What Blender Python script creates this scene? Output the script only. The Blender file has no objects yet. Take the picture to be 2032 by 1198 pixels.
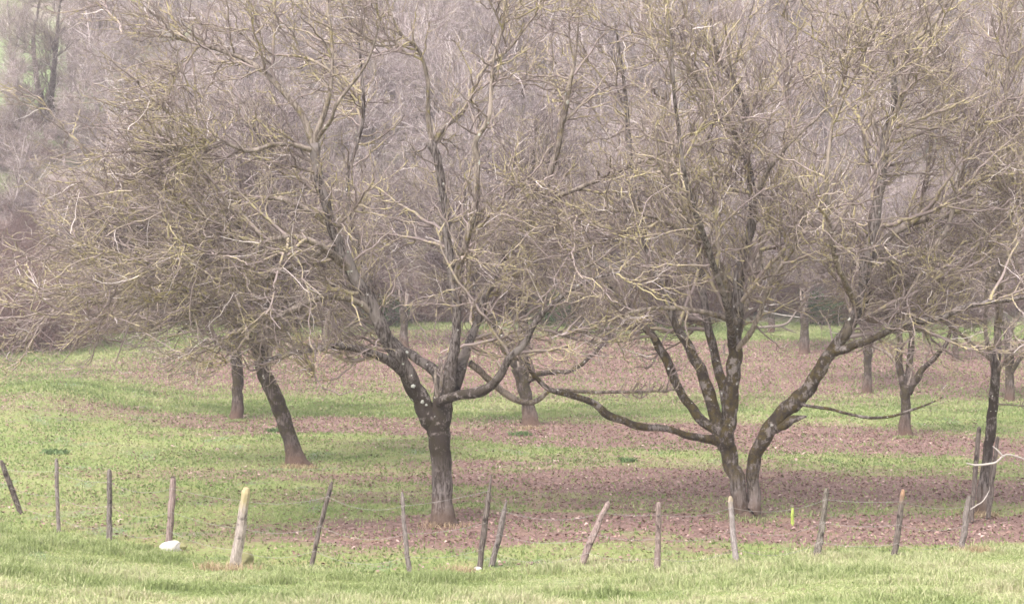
import bpy, math, random
import numpy as np
from mathutils import Vector

SC = bpy.context.scene
COL = SC.collection

# ------------------------------------------------------------------ camera
CAMZ = 5.1
F = 3750.0
PITCH = math.atan(88 / 3750.0)
cam_d = bpy.data.cameras.new("camera")
cam_d.sensor_width = 36.0
cam_d.lens = 36.0 * F / 2032.0
cam_d.clip_start = 0.1
cam_d.clip_end = 6000
cam = bpy.data.objects.new("camera", cam_d)
COL.objects.link(cam)
cam.location = (0, 0, CAMZ)
cam.rotation_euler = (math.pi / 2 - PITCH, 0, 0)
SC.camera = cam

# ------------------------------------------------------------------ world, sun, exposure
SUN_EL, SUN_AZ = math.radians(52), math.radians(215)     # azimuth clockwise from +Y
world = bpy.data.worlds.new("World")
SC.world = world
world.use_nodes = True
nt = world.node_tree
nt.nodes.clear()
sky = nt.nodes.new("ShaderNodeTexSky")
sky.sky_type = 'NISHITA'
sky.sun_disc = False
sky.sun_elevation = SUN_EL
sky.sun_rotation = SUN_AZ
sky.dust_density = 4.0
sky.air_density = 1.0
hs = nt.nodes.new("ShaderNodeHueSaturation")
hs.inputs['Saturation'].default_value = 0.15
bg = nt.nodes.new("ShaderNodeBackground")
bg.inputs['Strength'].default_value = 0.15
wo = nt.nodes.new("ShaderNodeOutputWorld")
nt.links.new(sky.outputs[0], hs.inputs['Color'])
nt.links.new(hs.outputs[0], bg.inputs[0])
nt.links.new(bg.outputs[0], wo.inputs[0])
sun_d = bpy.data.lights.new("sun", 'SUN')
sun_d.energy = 1.0
sun_d.angle = math.radians(18)
sun_d.color = (1.0, 0.90, 0.90)
sun = bpy.data.objects.new("sun", sun_d)
COL.objects.link(sun)
sdir = Vector((math.sin(SUN_AZ) * math.cos(SUN_EL), math.cos(SUN_AZ) * math.cos(SUN_EL), math.sin(SUN_EL)))
sun.rotation_euler = sdir.to_track_quat('Z', 'Y').to_euler()
SC.view_settings.view_transform = 'Standard'
SC.view_settings.look = 'None'
SC.view_settings.exposure = 1.88
SC.view_settings.gamma = 1.0
SC.cycles.max_bounces = 6
SC.cycles.filter_width = 1.6

# ------------------------------------------------------------------ numeric helpers
_L = np.random.RandomState(7).rand(256, 256)


def vnoise(x, y, s=1.0, seed=0):
    """value noise 0..1 on arrays"""
    x = np.asarray(x, float) * s + 37.3 * seed + 500
    y = np.asarray(y, float) * s + 91.7 * seed + 500
    xi, yi = np.floor(x).astype(int), np.floor(y).astype(int)
    fx, fy = x - xi, y - yi
    fx, fy = fx * fx * (3 - 2 * fx), fy * fy * (3 - 2 * fy)
    a, b = _L[xi % 256, yi % 256], _L[(xi + 1) % 256, yi % 256]
    c, d = _L[xi % 256, (yi + 1) % 256], _L[(xi + 1) % 256, (yi + 1) % 256]
    return (a * (1 - fx) + b * fx) * (1 - fy) + (c * (1 - fx) + d * fx) * fy


def fbm(x, y, s=1.0, seed=0):
    return (vnoise(x, y, s, seed) * .5 + vnoise(x, y, s * 2.1, seed + 1) * .3 + vnoise(x, y, s * 4.3, seed + 2) * .2)


BX = np.array([-14, -9.5, -5.2, -2.5, .8, 4.2, 9.0, 14])
BY = np.array([38, 35.6, 31.6, 30.2, 30.2, 31.6, 33.0, 34])


def bank_edge(x):
    return np.interp(x, BX, BY)


def terrain(x, y):
    x = np.asarray(x, float); y = np.asarray(y, float)
    d = bank_edge(x) - y
    z = 0.113 * np.where(d > 20, d, np.log1p(np.exp(np.clip(d * 2.2, -30, 60))) / 2.2)
    z = np.minimum(z, 3.6)
    z = z + 0.064 * np.clip(y - 70, 0, 27)
    h = np.clip(y - 97, 0, 160)
    z = z + 0.40 * h * np.clip(h / 6, 0, 1) + np.clip((y - 257) * .03, 0, 10)
    z = z + (fbm(x, y, .35, 3) - .5) * .10 + (fbm(x, y, .05, 5) - .5) * np.clip((y - 97) * .12, 0, 6)
    # raised verge on the far left under the thicket
    z = z + 0.9 * np.exp(-((x + 15.5) / 3.0) ** 2 - ((y - 62) / 9.0) ** 2)
    return z


def ray(px, py):
    x, v = (px - 1016.0) / F, (599.0 - py) / F
    return np.array([x, math.cos(PITCH) + v * math.sin(PITCH), v * math.cos(PITCH) - math.sin(PITCH)])


def at(px, py, Y):
    d = ray(px, py)
    return np.array([0, 0, CAMZ]) + d * (Y / d[1])


def ground_at(px, py):
    d = ray(px, py)
    for Y in np.arange(18, 300, 0.05):
        p = np.array([0, 0, CAMZ]) + d * (Y / d[1])
        if p[2] <= terrain(p[0], p[1]):
            return np.array([p[0], p[1], float(terrain(p[0], p[1]))])
    return p


# litter bands: (x positions), (near Y), (far Y), strength per x -- where fallen leaves lie along the tree rows
def litter(x, y):
    x = np.asarray(x, float); y = np.asarray(y, float)
    n = (fbm(x * .6, y, .45, 11) - .5) * 2
    yy = y + n * (1.2 + .035 * y) + (fbm(x * .5, y, 1.8, 14) - .5) * 1.6
    def band(c, w, s, xs):
        cc = np.interp(x, xs, c); ww = np.interp(x, xs, w); ss = np.interp(x, xs, s)
        return ss * np.clip(1.5 - np.abs(yy - cc) / ww, 0, 1) ** .8
    X = [-14, -6, -2, 2, 6, 11]
    m = band([35.5] * 6, [.7, .8, 1.2, 2.0, 2.4, 2.0], [.2, .4, .85, 1., 1.0, 1.0], X)
    m = np.maximum(m, band([44, 44, 44.2, 44, 43.3, 41.5], [1, 1.4, 2.4, 3.4, 3.2, 2.2], [.2, .55, .8, 1, 1, 1], X))
    m = np.maximum(m, band([39.5] * 6, [1.2] * 6, [.25, .35, .6, .65, .65, .5], X))
    m = np.maximum(m, band([58, 57.5, 56, 55, 53.5, 50], [1.5, 2.4, 3.2, 4.0, 4.2, 3.6], [.45, .75, 1, 1, 1, 1], [-16, -8, -1, 4, 8, 14]))
    m = np.maximum(m, band([77, 79, 82, 82, 81, 79], [5, 9, 12.5, 13.5, 13.0, 11], [.5, .95, 1, 1, 1, .95], [-19, -12, -4, 3, 9, 20]))
    m = np.maximum(m, .16 + .30 * np.clip(n * 4, 0, 1) * (y < 60) * np.clip((x + 12) / 10, .25, 1))
    m = m * np.clip((y - bank_edge(x)) / 1.2, 0, 1)
    m = np.where(y > 94, .15, m)
    return np.clip(m, 0, 1)


# ------------------------------------------------------------------ mesh helpers
def mesh_np(name, V, Fq, mat, parent=None, tint=None, smooth=True):
    """V (n,3), Fq (m,k) faces of constant size"""
    V = np.asarray(V, np.float32).reshape(-1, 3); Fq = np.asarray(Fq, np.int32)
    k = Fq.shape[1]
    me = bpy.data.meshes.new(name)
    me.vertices.add(len(V)); me.vertices.foreach_set("co", V.ravel())
    me.loops.add(Fq.size); me.loops.foreach_set("vertex_index", Fq.ravel())
    me.polygons.add(len(Fq))
    me.polygons.foreach_set("loop_start", np.arange(0, Fq.size, k, dtype=np.int32))
    me.polygons.foreach_set("loop_total", np.full(len(Fq), k, np.int32))
    me.update(calc_edges=True)
    if smooth:
        me.polygons.foreach_set("use_smooth", np.ones(len(Fq), bool))
    if tint is not None:
        a = me.attributes.new("tint", 'FLOAT', 'POINT')
        a.data.foreach_set("value", np.asarray(tint, np.float32).ravel())
    me.materials.append(mat)
    o = bpy.data.objects.new(name, me)
    COL.objects.link(o)
    if parent is not None:
        o.parent = parent
    return o


def tubes(P, R, K, tint=None):
    """P (N,S,3) R (N,S) -> verts, quads, tint"""
    N, S, _ = P.shape
    T = np.empty_like(P)
    T[:, 1:-1] = P[:, 2:] - P[:, :-2]; T[:, 0] = P[:, 1] - P[:, 0]; T[:, -1] = P[:, -1] - P[:, -2]
    T /= np.linalg.norm(T, axis=2, keepdims=True) + 1e-9
    D = np.abs(P[:, -1] - P[:, 0])
    ref = np.eye(3)[np.argmin(D, axis=1)][:, None, :]
    U = np.cross(T, ref); U /= np.linalg.norm(U, axis=2, keepdims=True) + 1e-9
    W = np.cross(T, U)
    a = np.arange(K) * 2 * math.pi / K
    V = P[:, :, None, :] + R[:, :, None, None] * (np.cos(a)[None, None, :, None] * U[:, :, None, :] + np.sin(a)[None, None, :, None] * W[:, :, None, :])
    n = np.arange(N)[:, None, None] * (S * K); s = np.arange(S - 1)[None, :, None] * K; k = np.arange(K)[None, None, :]; k2 = (k + 1) % K
    A = n + s
    Q = np.stack([A + k, A + k2, A + K + k2, A + K + k], axis=-1).reshape(-1, 4)
    if tint is None:
        tint = np.zeros(N)
    tt = np.broadcast_to(tint[:, None, None], (N, S, K)).reshape(-1)
    return V.reshape(-1, 3), Q, tt


class Acc:
    def __init__(s):
        s.V, s.Q, s.T, s.n = [], [], [], 0

    def add(s, V, Q, T):
        s.V.append(V); s.Q.append(Q + s.n); s.T.append(T); s.n += len(V)

    def build(s, name, mat, parent=None, smooth=True):
        return mesh_np(name, np.concatenate(s.V), np.concatenate(s.Q), mat, parent, np.concatenate(s.T), smooth)


def norm(a):
    return a / (np.linalg.norm(a, axis=-1, keepdims=True) + 1e-9)


def sample(P, R, i, t):
    S = P.shape[1]
    f = np.clip(t, 0, .9999) * (S - 1); j = f.astype(int); f = (f - j)
    p = P[i, j] * (1 - f[:, None]) + P[i, j + 1] * f[:, None]
    r = R[i, j] * (1 - f) + R[i, j + 1] * f
    return p, r, norm(P[i, j + 1] - P[i, j])


def grow(rng, P, R, M, L, ang, S, wig, curl, up, rmax, rmin, tmin=.12, tmax=1.0, zmin=2.2, w=None, lvar=.5, tpow=1.0, out=None, zsp=0):
    """M child branches on parents P,R"""
    N = len(P)
    ln = np.linalg.norm(np.diff(P, axis=1), axis=2).sum(1)
    wt = ln if w is None else ln * w
    i = rng.choice(N, M, p=wt / wt.sum())
    t = tmin + (tmax - tmin) * rng.rand(M) ** tpow
    p, r, tg = sample(P, R, i, t)
    if zsp:
        t = np.where(p[:, 2] < zsp, tmax - (tmax - t) * .35, t); p, r, tg = sample(P, R, i, t)
    rp = rng.randn(M, 3); 
    if out is not None:
        o = p - out; o[:, 2] *= .35; rp = rp + norm(o) * 1.1
    rp = norm(rp - (rp * tg).sum(1)[:, None] * tg)
    a = np.radians(rng.uniform(ang[0], ang[1], M))[:, None]
    d = norm(tg * np.cos(a) + rp * np.sin(a))
    Lc = rng.uniform(L[0], L[1], M) * (1 - lvar * t)
    Lc = np.where(p[:, 2] < zmin - .25, Lc * .22, Lc)
    step = (Lc / (S - 1))[:, None]
    cv = rng.randn(M, 3) * curl
    Pn = np.empty((M, S, 3)); Pn[:, 0] = p
    for s in range(1, S):
        cv = norm(cv + rng.randn(M, 3) * .6 * (np.linalg.norm(cv, axis=1, keepdims=True) + .05)) * curl
        d = d + cv * .5 + rng.randn(M, 3) * wig * .3
        d[:, 2] += up * (0.3 + s / S)
        low = p[:, 2] < zmin
        d[low, 2] += .16
        d = norm(d)
        dd = norm(d + rng.randn(M, 3) * wig)
        p = p + dd * step
        Pn[:, s] = p
    r0 = np.minimum(r * rng.uniform(.45, .8, M), rmax)
    r0 = np.maximum(r0, rmin)
    Rn = r0[:, None] * np.linspace(1, .42, S)[None, :]
    Rn = np.maximum(Rn, rmin * .6)
    return Pn, Rn


def resample(pts, rad, S, rng=None, jit=0.0):
    """Catmull-Rom through pts then uniform S samples"""
    pts = np.asarray(pts, float); rad = np.asarray(rad, float)
    q = np.vstack([2 * pts[0] - pts[1], pts, 2 * pts[-1] - pts[-2]])
    out, ro = [], []
    for i in range(1, len(q) - 2):
        for t in np.linspace(0, 1, 12, endpoint=False):
            a, b, c, d = q[i - 1], q[i], q[i + 1], q[i + 2]
            out.append(.5 * ((2 * b) + (c - a) * t + (2 * a - 5 * b + 4 * c - d) * t * t + (-a + 3 * b - 3 * c + d) * t ** 3))
            ro.append(rad[i - 1] * (1 - t) + rad[i] * t)
    out.append(pts[-1]); ro.append(rad[-1])
    out = np.array(out); ro = np.array(ro)
    s = np.concatenate([[0], np.cumsum(np.linalg.norm(np.diff(out, axis=0), axis=1))])
    u = np.linspace(0, s[-1], S)
    P = np.stack([np.interp(u, s, out[:, k]) for k in range(3)], 1)
    R = np.interp(u, s, ro)
    if rng is not None and jit > 0:
        n = rng.randn(S, 3); k = np.array([.25, .5, .25])
        n = np.stack([np.convolve(n[:, c], k, 'same') for c in range(3)], 1)
        n[0] = 0
        P = P + n * jit * R[:, None]
        R = R * (1 + jit * .35 * np.convolve(rng.randn(S), k, 'same'))
    return P, R


# ------------------------------------------------------------------ materials
def new_mat(name):
    m = bpy.data.materials.new(name); m.use_nodes = True
    n = m.node_tree.nodes; l = m.node_tree.links
    b = n["Principled BSDF"]
    b.inputs['Roughness'].default_value = .9
    b.inputs['Specular IOR Level'].default_value = .15
    return m, n, l, b


def noise_n(n, l, vec, scale, detail=3.0, rough=.55):
    t = n.new("ShaderNodeTexNoise"); t.inputs['Scale'].default_value = scale; t.inputs['Detail'].default_value = detail
    t.inputs['Roughness'].default_value = rough
    if vec is not None:
        l.new(vec, t.inputs['Vector'])
    return t.outputs['Fac']


def rng_n(n, l, v, a, b, c=0.0, d=1.0):
    m = n.new("ShaderNodeMapRange"); m.inputs[1].default_value = a; m.inputs[2].default_value = b
    m.inputs[3].default_value = c; m.inputs[4].default_value = d
    l.new(v, m.inputs[0]); return m.outputs[0]


def mix_n(n, l, fac, a, b):
    m = n.new("ShaderNodeMix"); m.data_type = 'RGBA'
    if isinstance(fac, float): m.inputs[0].default_value = fac
    else: l.new(fac, m.inputs[0])
    for s, v in ((6, a), (7, b)):
        if isinstance(v, tuple): m.inputs[s].default_value = (*v, 1)
        else: l.new(v, m.inputs[s])
    return m.outputs[2]


def math_n(n, l, op, a, b=None):
    m = n.new("ShaderNodeMath"); m.operation = op
    for s, v in ((0, a), (1, b)):
        if v is None: continue
        if isinstance(v, (int, float)): m.inputs[s].default_value = v
        else: l.new(v, m.inputs[s])
    return m.outputs[0]


def twig_mat(name, wood, wood2, lichen, pale, lo=.5, palefrac=.9):
    m, n, l, b = new_mat(name)
    tc = n.new("ShaderNodeTexCoord").outputs['Object']
    at_ = n.new("ShaderNodeAttribute"); at_.attribute_name = "tint"; tint = at_.outputs['Fac']
    c = mix_n(n, l, tint, wood, wood2)
    li = rng_n(n, l, noise_n(n, l, tc, 1.7, 4), lo - .06, lo + .10)
    li = math_n(n, l, 'MULTIPLY', li, rng_n(n, l, noise_n(n, l, tc, 14, 2), .42, .52))
    c = mix_n(n, l, li, c, lichen)
    c = mix_n(n, l, rng_n(n, l, tint, palefrac, palefrac + .02), c, pale)
    l.new(c, b.inputs['Base Color'])
    return m


def bark_mat(name, grey, dark, moss, base, mossh=(1.0, 2.8), mlo=.47):
    m, n, l, b = new_mat(name)
    tcn = n.new("ShaderNodeTexCoord"); tc = tcn.outputs['Object']
    mp = n.new("ShaderNodeMapping"); mp.inputs['Scale'].default_value = (1, 1, .22); l.new(tc, mp.inputs[0])
    groove = noise_n(n, l, mp.outputs[0], 26, 4, .65)
    c = mix_n(n, l, rng_n(n, l, groove, .42, .58), dark, grey)
    c = mix_n(n, l, rng_n(n, l, noise_n(n, l, mp.outputs[0], 5, 2), .54, .60, 0, .7), c, tuple(v * 1.35 for v in grey))
    c = mix_n(n, l, rng_n(n, l, noise_n(n, l, tc, 9, 3), .6, .72), c, tuple(min(.6, v * 1.5) for v in grey))
    sp = n.new("ShaderNodeSeparateXYZ"); l.new(tc, sp.inputs[0]); z = sp.outputs[2]
    band = math_n(n, l, 'MULTIPLY', rng_n(n, l, z, mossh[0] - .5, mossh[0] + .3), rng_n(n, l, z, mossh[1] + .8, mossh[1]))
    mo = rng_n(n, l, noise_n(n, l, tc, 4.2, 6, .7), mlo + .04, mlo + .10)
    mo = math_n(n, l, 'MULTIPLY', mo, band)
    mcol = mix_n(n, l, rng_n(n, l, noise_n(n, l, tc, 7, 5, .7), .42, .6), dark, moss)
    c = mix_n(n, l, mo, c, mcol)
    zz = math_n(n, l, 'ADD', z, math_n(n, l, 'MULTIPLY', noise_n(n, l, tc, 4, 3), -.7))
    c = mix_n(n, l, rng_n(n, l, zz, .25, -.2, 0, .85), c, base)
    wl = rng_n(n, l, noise_n(n, l, tc, 9, 1), .745, .76)
    c = mix_n(n, l, math_n(n, l, 'MULTIPLY', wl, rng_n(n, l, z, 1.5, 2.3)), c, (.5, .5, .45))
    l.new(c, b.inputs['Base Color'])
    bp = n.new("ShaderNodeBump"); bp.inputs['Strength'].default_value = .9; bp.inputs['Distance'].default_value = .04
    l.new(groove, bp.inputs['Height']); l.new(bp.outputs[0], b.inputs['Normal'])
    return m


M_TWIG = twig_mat("lichen_twig", (.14, .108, .10), (.30, .24, .225), (.37, .315, .175), (.56, .485, .47), .515, .94)
M_TWIG2 = twig_mat("walnut_twig_grey", (.11, .085, .085), (.22, .175, .17), (.31, .265, .17), (.48, .42, .40), .55, .94)
M_WOOD = twig_mat("woodland_twig", (.14, .105, .105), (.40, .33, .32), (.38, .33, .22), (.60, .52, .50), .56, .88)
M_BUSH = twig_mat("bramble_twig", (.095, .058, .052), (.20, .13, .115), (.27, .23, .14), (.36, .31, .30), .62, .97)
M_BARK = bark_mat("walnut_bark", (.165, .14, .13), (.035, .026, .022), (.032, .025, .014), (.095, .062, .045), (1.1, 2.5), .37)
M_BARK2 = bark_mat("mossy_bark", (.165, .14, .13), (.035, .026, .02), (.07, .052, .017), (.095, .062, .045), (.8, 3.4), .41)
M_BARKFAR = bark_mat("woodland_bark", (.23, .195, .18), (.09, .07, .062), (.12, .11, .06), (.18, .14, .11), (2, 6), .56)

M_YSCRUB = twig_mat("yellowish_scrub", (.15, .12, .07), (.26, .21, .12), (.34, .29, .11), (.40, .35, .22), .5, .96)
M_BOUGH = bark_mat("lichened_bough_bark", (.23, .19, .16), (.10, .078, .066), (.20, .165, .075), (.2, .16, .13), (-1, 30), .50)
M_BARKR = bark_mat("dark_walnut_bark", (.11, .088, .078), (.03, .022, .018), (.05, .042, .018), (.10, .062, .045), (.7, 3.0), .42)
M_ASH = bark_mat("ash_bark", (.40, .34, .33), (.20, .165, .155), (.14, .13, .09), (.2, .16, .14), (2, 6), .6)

# ground
m, n, l, b = new_mat("orchard_ground"); M_GROUND = m
tc = n.new("ShaderNodeTexCoord").outputs['Object']
A = n.new("ShaderNodeAttribute"); A.attribute_name = "tint"
mp = n.new("ShaderNodeMapping"); mp.inputs['Scale'].default_value = (1, .55, 1); l.new(tc, mp.inputs[0])
g = mix_n(n, l, rng_n(n, l, noise_n(n, l, mp.outputs[0], .35, 4), .35, .65), (.155, .20, .06), (.21, .225, .09))
g = mix_n(n, l, rng_n(n, l, noise_n(n, l, mp.outputs[0], .9, 3), .56, .68), g, (.13, .18, .09))
g = mix_n(n, l, rng_n(n, l, noise_n(n, l, mp.outputs[0], 1.3, 3), .55, .72), g, (.23, .21, .09))
g = mix_n(n, l, rng_n(n, l, noise_n(n, l, mp.outputs[0], 9, 2), .52, .70), g, (.17, .13, .08))
le = mix_n(n, l, rng_n(n, l, noise_n(n, l, mp.outputs[0], 14, 2), .35, .6), (.105, .062, .053), (.20, .128, .11))
le = mix_n(n, l, rng_n(n, l, noise_n(n, l, tc, 1.1, 2), .55, .7), le, (.20, .135, .095))
fac = math_n(n, l, 'ADD', A.outputs['Fac'], math_n(n, l, 'MULTIPLY', math_n(n, l, 'SUBTRACT', noise_n(n, l, mp.outputs[0], 5, 4), .5), 1.1))
c = mix_n(n, l, rng_n(n, l, fac, .22, .72), g, le)
H = n.new("ShaderNodeAttribute"); H.attribute_name = "hill"
hc = mix_n(n, l, rng_n(n, l, noise_n(n, l, tc, .25, 4), .4, .6), (.19, .155, .14), (.16, .165, .095))
c = mix_n(n, l, H.outputs['Fac'], c, hc)
MD = n.new("ShaderNodeAttribute"); MD.attribute_name = "meadow"
c = mix_n(n, l, MD.outputs['Fac'], c, (.15, .20, .09))
l.new(c, b.inputs['Base Color'])
bp = n.new("ShaderNodeBump"); bp.inputs['Strength'].default_value = .6; bp.inputs['Distance'].default_value = .06
l.new(noise_n(n, l, tc, 10, 3), bp.inputs['Height']); l.new(bp.outputs[0], b.inputs['Normal'])


def ramp_mat(name, cols, trans=0.0):
    m, n, l, b = new_mat(name)
    A = n.new("ShaderNodeAttribute"); A.attribute_name = "tint"
    r = n.new("ShaderNodeValToRGB"); l.new(A.outputs['Fac'], r.inputs[0])
    e = r.color_ramp.elements
    while len(e) < len(cols): e.new(.5)
    for i, c in enumerate(cols):
        e[i].position = i / (len(cols) - 1); e[i].color = (*c, 1)
    l.new(r.outputs[0], b.inputs['Base Color'])
    if trans:
        t = n.new("ShaderNodeBsdfTranslucent"); l.new(r.outputs[0], t.inputs[0])
        mx = n.new("ShaderNodeMixShader"); mx.inputs[0].default_value = trans
        l.new(b.outputs[0], mx.inputs[1]); l.new(t.outputs[0], mx.inputs[2]); l.new(mx.outputs[0], n["Material Output"].inputs[0])
    return m


M_GRASS = ramp_mat("meadow_grass", [(.155, .195, .07), (.225, .275, .105), (.305, .345, .155), (.38, .40, .21), (.47, .43, .28)], .4)
M_GRASS2 = ramp_mat("orchard_grass", [(.15, .195, .075), (.21, .265, .10), (.28, .32, .135), (.36, .355, .20)], .4)
M_LEAF = ramp_mat("fallen_leaf", [(.10, .056, .046), (.155, .092, .076), (.22, .135, .115), (.29, .19, .165), (.42, .32, .28)])
M_IVY = ramp_mat("dark_leaf", [(.03, .05, .02), (.05, .08, .03), (.08, .11, .045)])
M_WEED = ramp_mat("weed_leaf", [(.08, .13, .05), (.12, .18, .07), (.17, .24, .10)], .3)
M_DRY = ramp_mat("dry_grass", [(.24, .17, .10), (.36, .27, .17), (.50, .40, .27)], .3)


def post_mat(name, c1, c2, top=None, h=1.2):
    m, n, l, b = new_mat(name)
    tc = n.new("ShaderNodeTexCoord").outputs['Object']
    mp = n.new("ShaderNodeMapping"); mp.inputs['Scale'].default_value = (1, 1, .12); l.new(tc, mp.inputs[0])
    gr = noise_n(n, l, mp.outputs[0], 60, 4, .65)
    c = mix_n(n, l, rng_n(n, l, gr, .4, .6), c1, c2)
    c = mix_n(n, l, rng_n(n, l, noise_n(n, l, tc, 7, 3), .56, .66), c, tuple(v * .45 for v in c1))
    if top:
        sp = n.new("ShaderNodeSeparateXYZ"); l.new(tc, sp.inputs[0])
        z = math_n(n, l, 'ADD', sp.outputs[2], math_n(n, l, 'MULTIPLY', noise_n(n, l, tc, 9, 3), .5))
        c = mix_n(n, l, rng_n(n, l, z, h + .22, h + .5), c, top)
    l.new(c, b.inputs['Base Color'])
    bp = n.new("ShaderNodeBump"); bp.inputs['Strength'].default_value = .8; bp.inputs['Distance'].default_value = .015
    l.new(gr, bp.inputs['Height']); l.new(bp.outputs[0], b.inputs['Normal'])
    return m


def plain(name, col, rough=.8, metal=0.0):
    m, n, l, b = new_mat(name)
    tc = n.new("ShaderNodeTexCoord").outputs['Object']
    c = mix_n(n, l, noise_n(n, l, tc, 8, 3), tuple(v * .7 for v in col), tuple(min(1, v * 1.25) for v in col))
    l.new(c, b.inputs['Base Color']); b.inputs['Roughness'].default_value = rough; b.inputs['Metallic'].default_value = metal
    return m


# ------------------------------------------------------------------ terrain sheet
Yr = np.concatenate([np.arange(-60, 16, 6), np.arange(16, 28, .3), np.arange(28, 62, .16), np.arange(62, 100, .35), np.arange(100, 170, 1.5), np.arange(170, 300, 8), [340, 420, 600, 1000, 1800, 3200]])
uc = np.linspace(-1, 1, 261)
ur = np.concatenate([[-80, -20, -6, -3, -2, -1.5, -1.2], uc, [1.2, 1.5, 2, 3, 6, 20, 80]])
Wd = 12 + .32 * np.clip(Yr, 0, 400)
XX = ur[None, :] * Wd[:, None]; YY = np.broadcast_to(Yr[:, None], XX.shape)
ZZ = terrain(XX, YY)
V = np.stack([XX, YY, ZZ], -1).reshape(-1, 3)
nr, nc = XX.shape
idx = np.arange(nr * nc).reshape(nr, nc)
Q = np.stack([idx[:-1, :-1], idx[:-1, 1:], idx[1:, 1:], idx[1:, :-1]], -1).reshape(-1, 4)
MEADOW = lambda x, y: np.clip(1.3 - np.hypot((x + 37) / 11.0, (y - 132) / 15.0) + (fbm(x, y, .3, 91) - .5) * .8, 0, .5) / .5
FARGRASS = lambda x, y: np.clip((y - 91 + (x > 6) * 3) / 2, 0, 1) * np.clip((100 - y) / 2, 0, 1) * np.clip((x - 1) / 6, 0, 1)
ground = mesh_np("ground", V, Q, M_GROUND, None, litter(XX, YY) * (1 - FARGRASS(XX, YY)))
for nm, arr in (("hill", np.clip((YY - 96) / 4, 0, 1)), ("meadow", MEADOW(XX, YY))):
    a = ground.data.attributes.new(nm, 'FLOAT', 'POINT'); a.data.foreach_set("value", np.ascontiguousarray(arr, dtype=np.float32).ravel())
ground['kind'] = 'structure'


# ------------------------------------------------------------------ stuff: grass, leaves
def stuff(o, label, cat):
    o['kind'] = 'stuff'; o['label'] = label; o['category'] = cat
    return o


def fan_points(rng, N, y0, y1, pad=1.12):
    """uniform per m2 random points over the seen fan"""
    out = []
    y = np.sqrt(rng.uniform((y0 + 3) ** 2, (y1 + 3) ** 2, N)) - 3
    x = rng.uniform(-1, 1, N) * (y * 1016 / F + 1.0) * pad
    return x, y


def blades(rng, x, y, h, w, lean=.5, tint=None):
    N = len(x); z = terrain(x, y) - .005
    a = rng.uniform(0, math.pi, N); b_ = rng.uniform(0, 2 * math.pi, N)
    lx = np.cos(b_) * h * lean * rng.rand(N); ly = np.sin(b_) * h * lean * rng.rand(N)
    wx = np.cos(a) * w / 2; wy = np.sin(a) * w / 2
    V = np.empty((N, 5, 3))
    V[:, 0] = np.stack([x - wx, y - wy, z], 1); V[:, 1] = np.stack([x + wx, y + wy, z], 1)
    mx, my, mz = x + lx * .35, y + ly * .35, z + h * .6
    V[:, 2] = np.stack([mx + wx * .8, my + wy * .8, mz], 1); V[:, 3] = np.stack([mx - wx * .8, my - wy * .8, mz], 1)
    V[:, 4] = np.stack([x + lx, y + ly, z + h * (1 - .3 * rng.rand(N))], 1)
    b0 = np.arange(N)[:, None] * 5
    T = np.concatenate([b0 + np.array([0, 1, 2]), b0 + np.array([0, 2, 3]), b0 + np.array([3, 2, 4])])
    return V.reshape(-1, 3), T, np.repeat(tint, 5)


rng = np.random.RandomState(21)
# meadow bank in front: long pale tussocky grass
N = 330000
y = rng.uniform(19.5, 38, N); x = rng.uniform(-1, 1, N) * (y * 1016 / F + 1.2)
be = bank_edge(x) + (fbm(x, y, .8, 31) - .5) * 3.2 + rng.randn(N) * .35
keep = y < be + .2
x, y = x[keep], y[keep]
tus = fbm(x, y, 1.3, 41)
h = (.03 + .48 * np.clip(tus - .45, 0, 1)) * rng.uniform(.6, 1.3, len(x))
ti = np.clip(.50 + (fbm(x * .6, y, .7, 51) - .5) * 1.4 + (30 - y) * .014 + rng.randn(len(x)) * .19, 0, 1)
o = mesh_np("meadow_grass", *blades(rng, x, y, h, np.full(len(x), .014), 1.0, ti)[:2], M_GRASS, None, np.repeat(ti, 5), False)
stuff(o, "long pale green tussocky grass on the near bank below the fence", "grass")
# orchard sward
N = 420000
x, y = fan_points(rng, N, 29, 97)
keep = (y > bank_edge(x) - .3) & (rng.rand(N) > litter(x, y) * .84 * (1 - FARGRASS(x, y)) * .98) & (rng.rand(N) < .35 + .9 * (vnoise(x, y, 1.1, 61)))
x, y = x[keep], y[keep]
h = rng.uniform(.03, .085, len(x)) * (1 + .5 * (y > 60))
ti = np.clip(.45 + (fbm(x, y, .5, 71) - .5) * 1.6 + rng.randn(len(x)) * .15, 0, 1)
v, t, tt = blades(rng, x, y, h, .02 + .0004 * y, .9, ti)
stuff(mesh_np("orchard_grass", v, t, M_GRASS2, None, tt, False), "short bright green grass between the walnut rows", "grass")
# hillside meadow grass is part of the ground sheet; fallen leaves
N = 420000
x, y = fan_points(rng, N, 30, 96)
lm = litter(x, y) * (1 - FARGRASS(x, y))
keep = rng.rand(N) < np.clip(lm * (.35 + 1.1 * fbm(x, y, 2.6, 88)) - .03, .012, 1) * np.clip((y - bank_edge(x) + .6), 0, 1)
x, y = x[keep], y[keep]; N = len(x)
sz = (.012 + .034 * rng.rand(N) ** 2.0) * (1 + .003 * y)
a = rng.uniform(0, 2 * math.pi, N); z = terrain(x, y) + rng.uniform(.0, .03, N)
u = np.stack([np.cos(a), np.sin(a), rng.uniform(-.35, .5, N)], 1) * sz[:, None]
w = np.stack([-np.sin(a) * .55, np.cos(a) * .55, rng.uniform(-.2, .75, N)], 1) * sz[:, None]
w2 = np.stack([np.sin(a) * .55, -np.cos(a) * .55, rng.uniform(-.1, .75, N)], 1) * sz[:, None]
c0 = np.stack([x, y, z + .015], 1)
V = np.stack([c0 - u, c0 + w, c0 + u, c0 + w2], 1).reshape(-1, 3)
b0 = np.arange(N)[:, None] * 4
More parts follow.
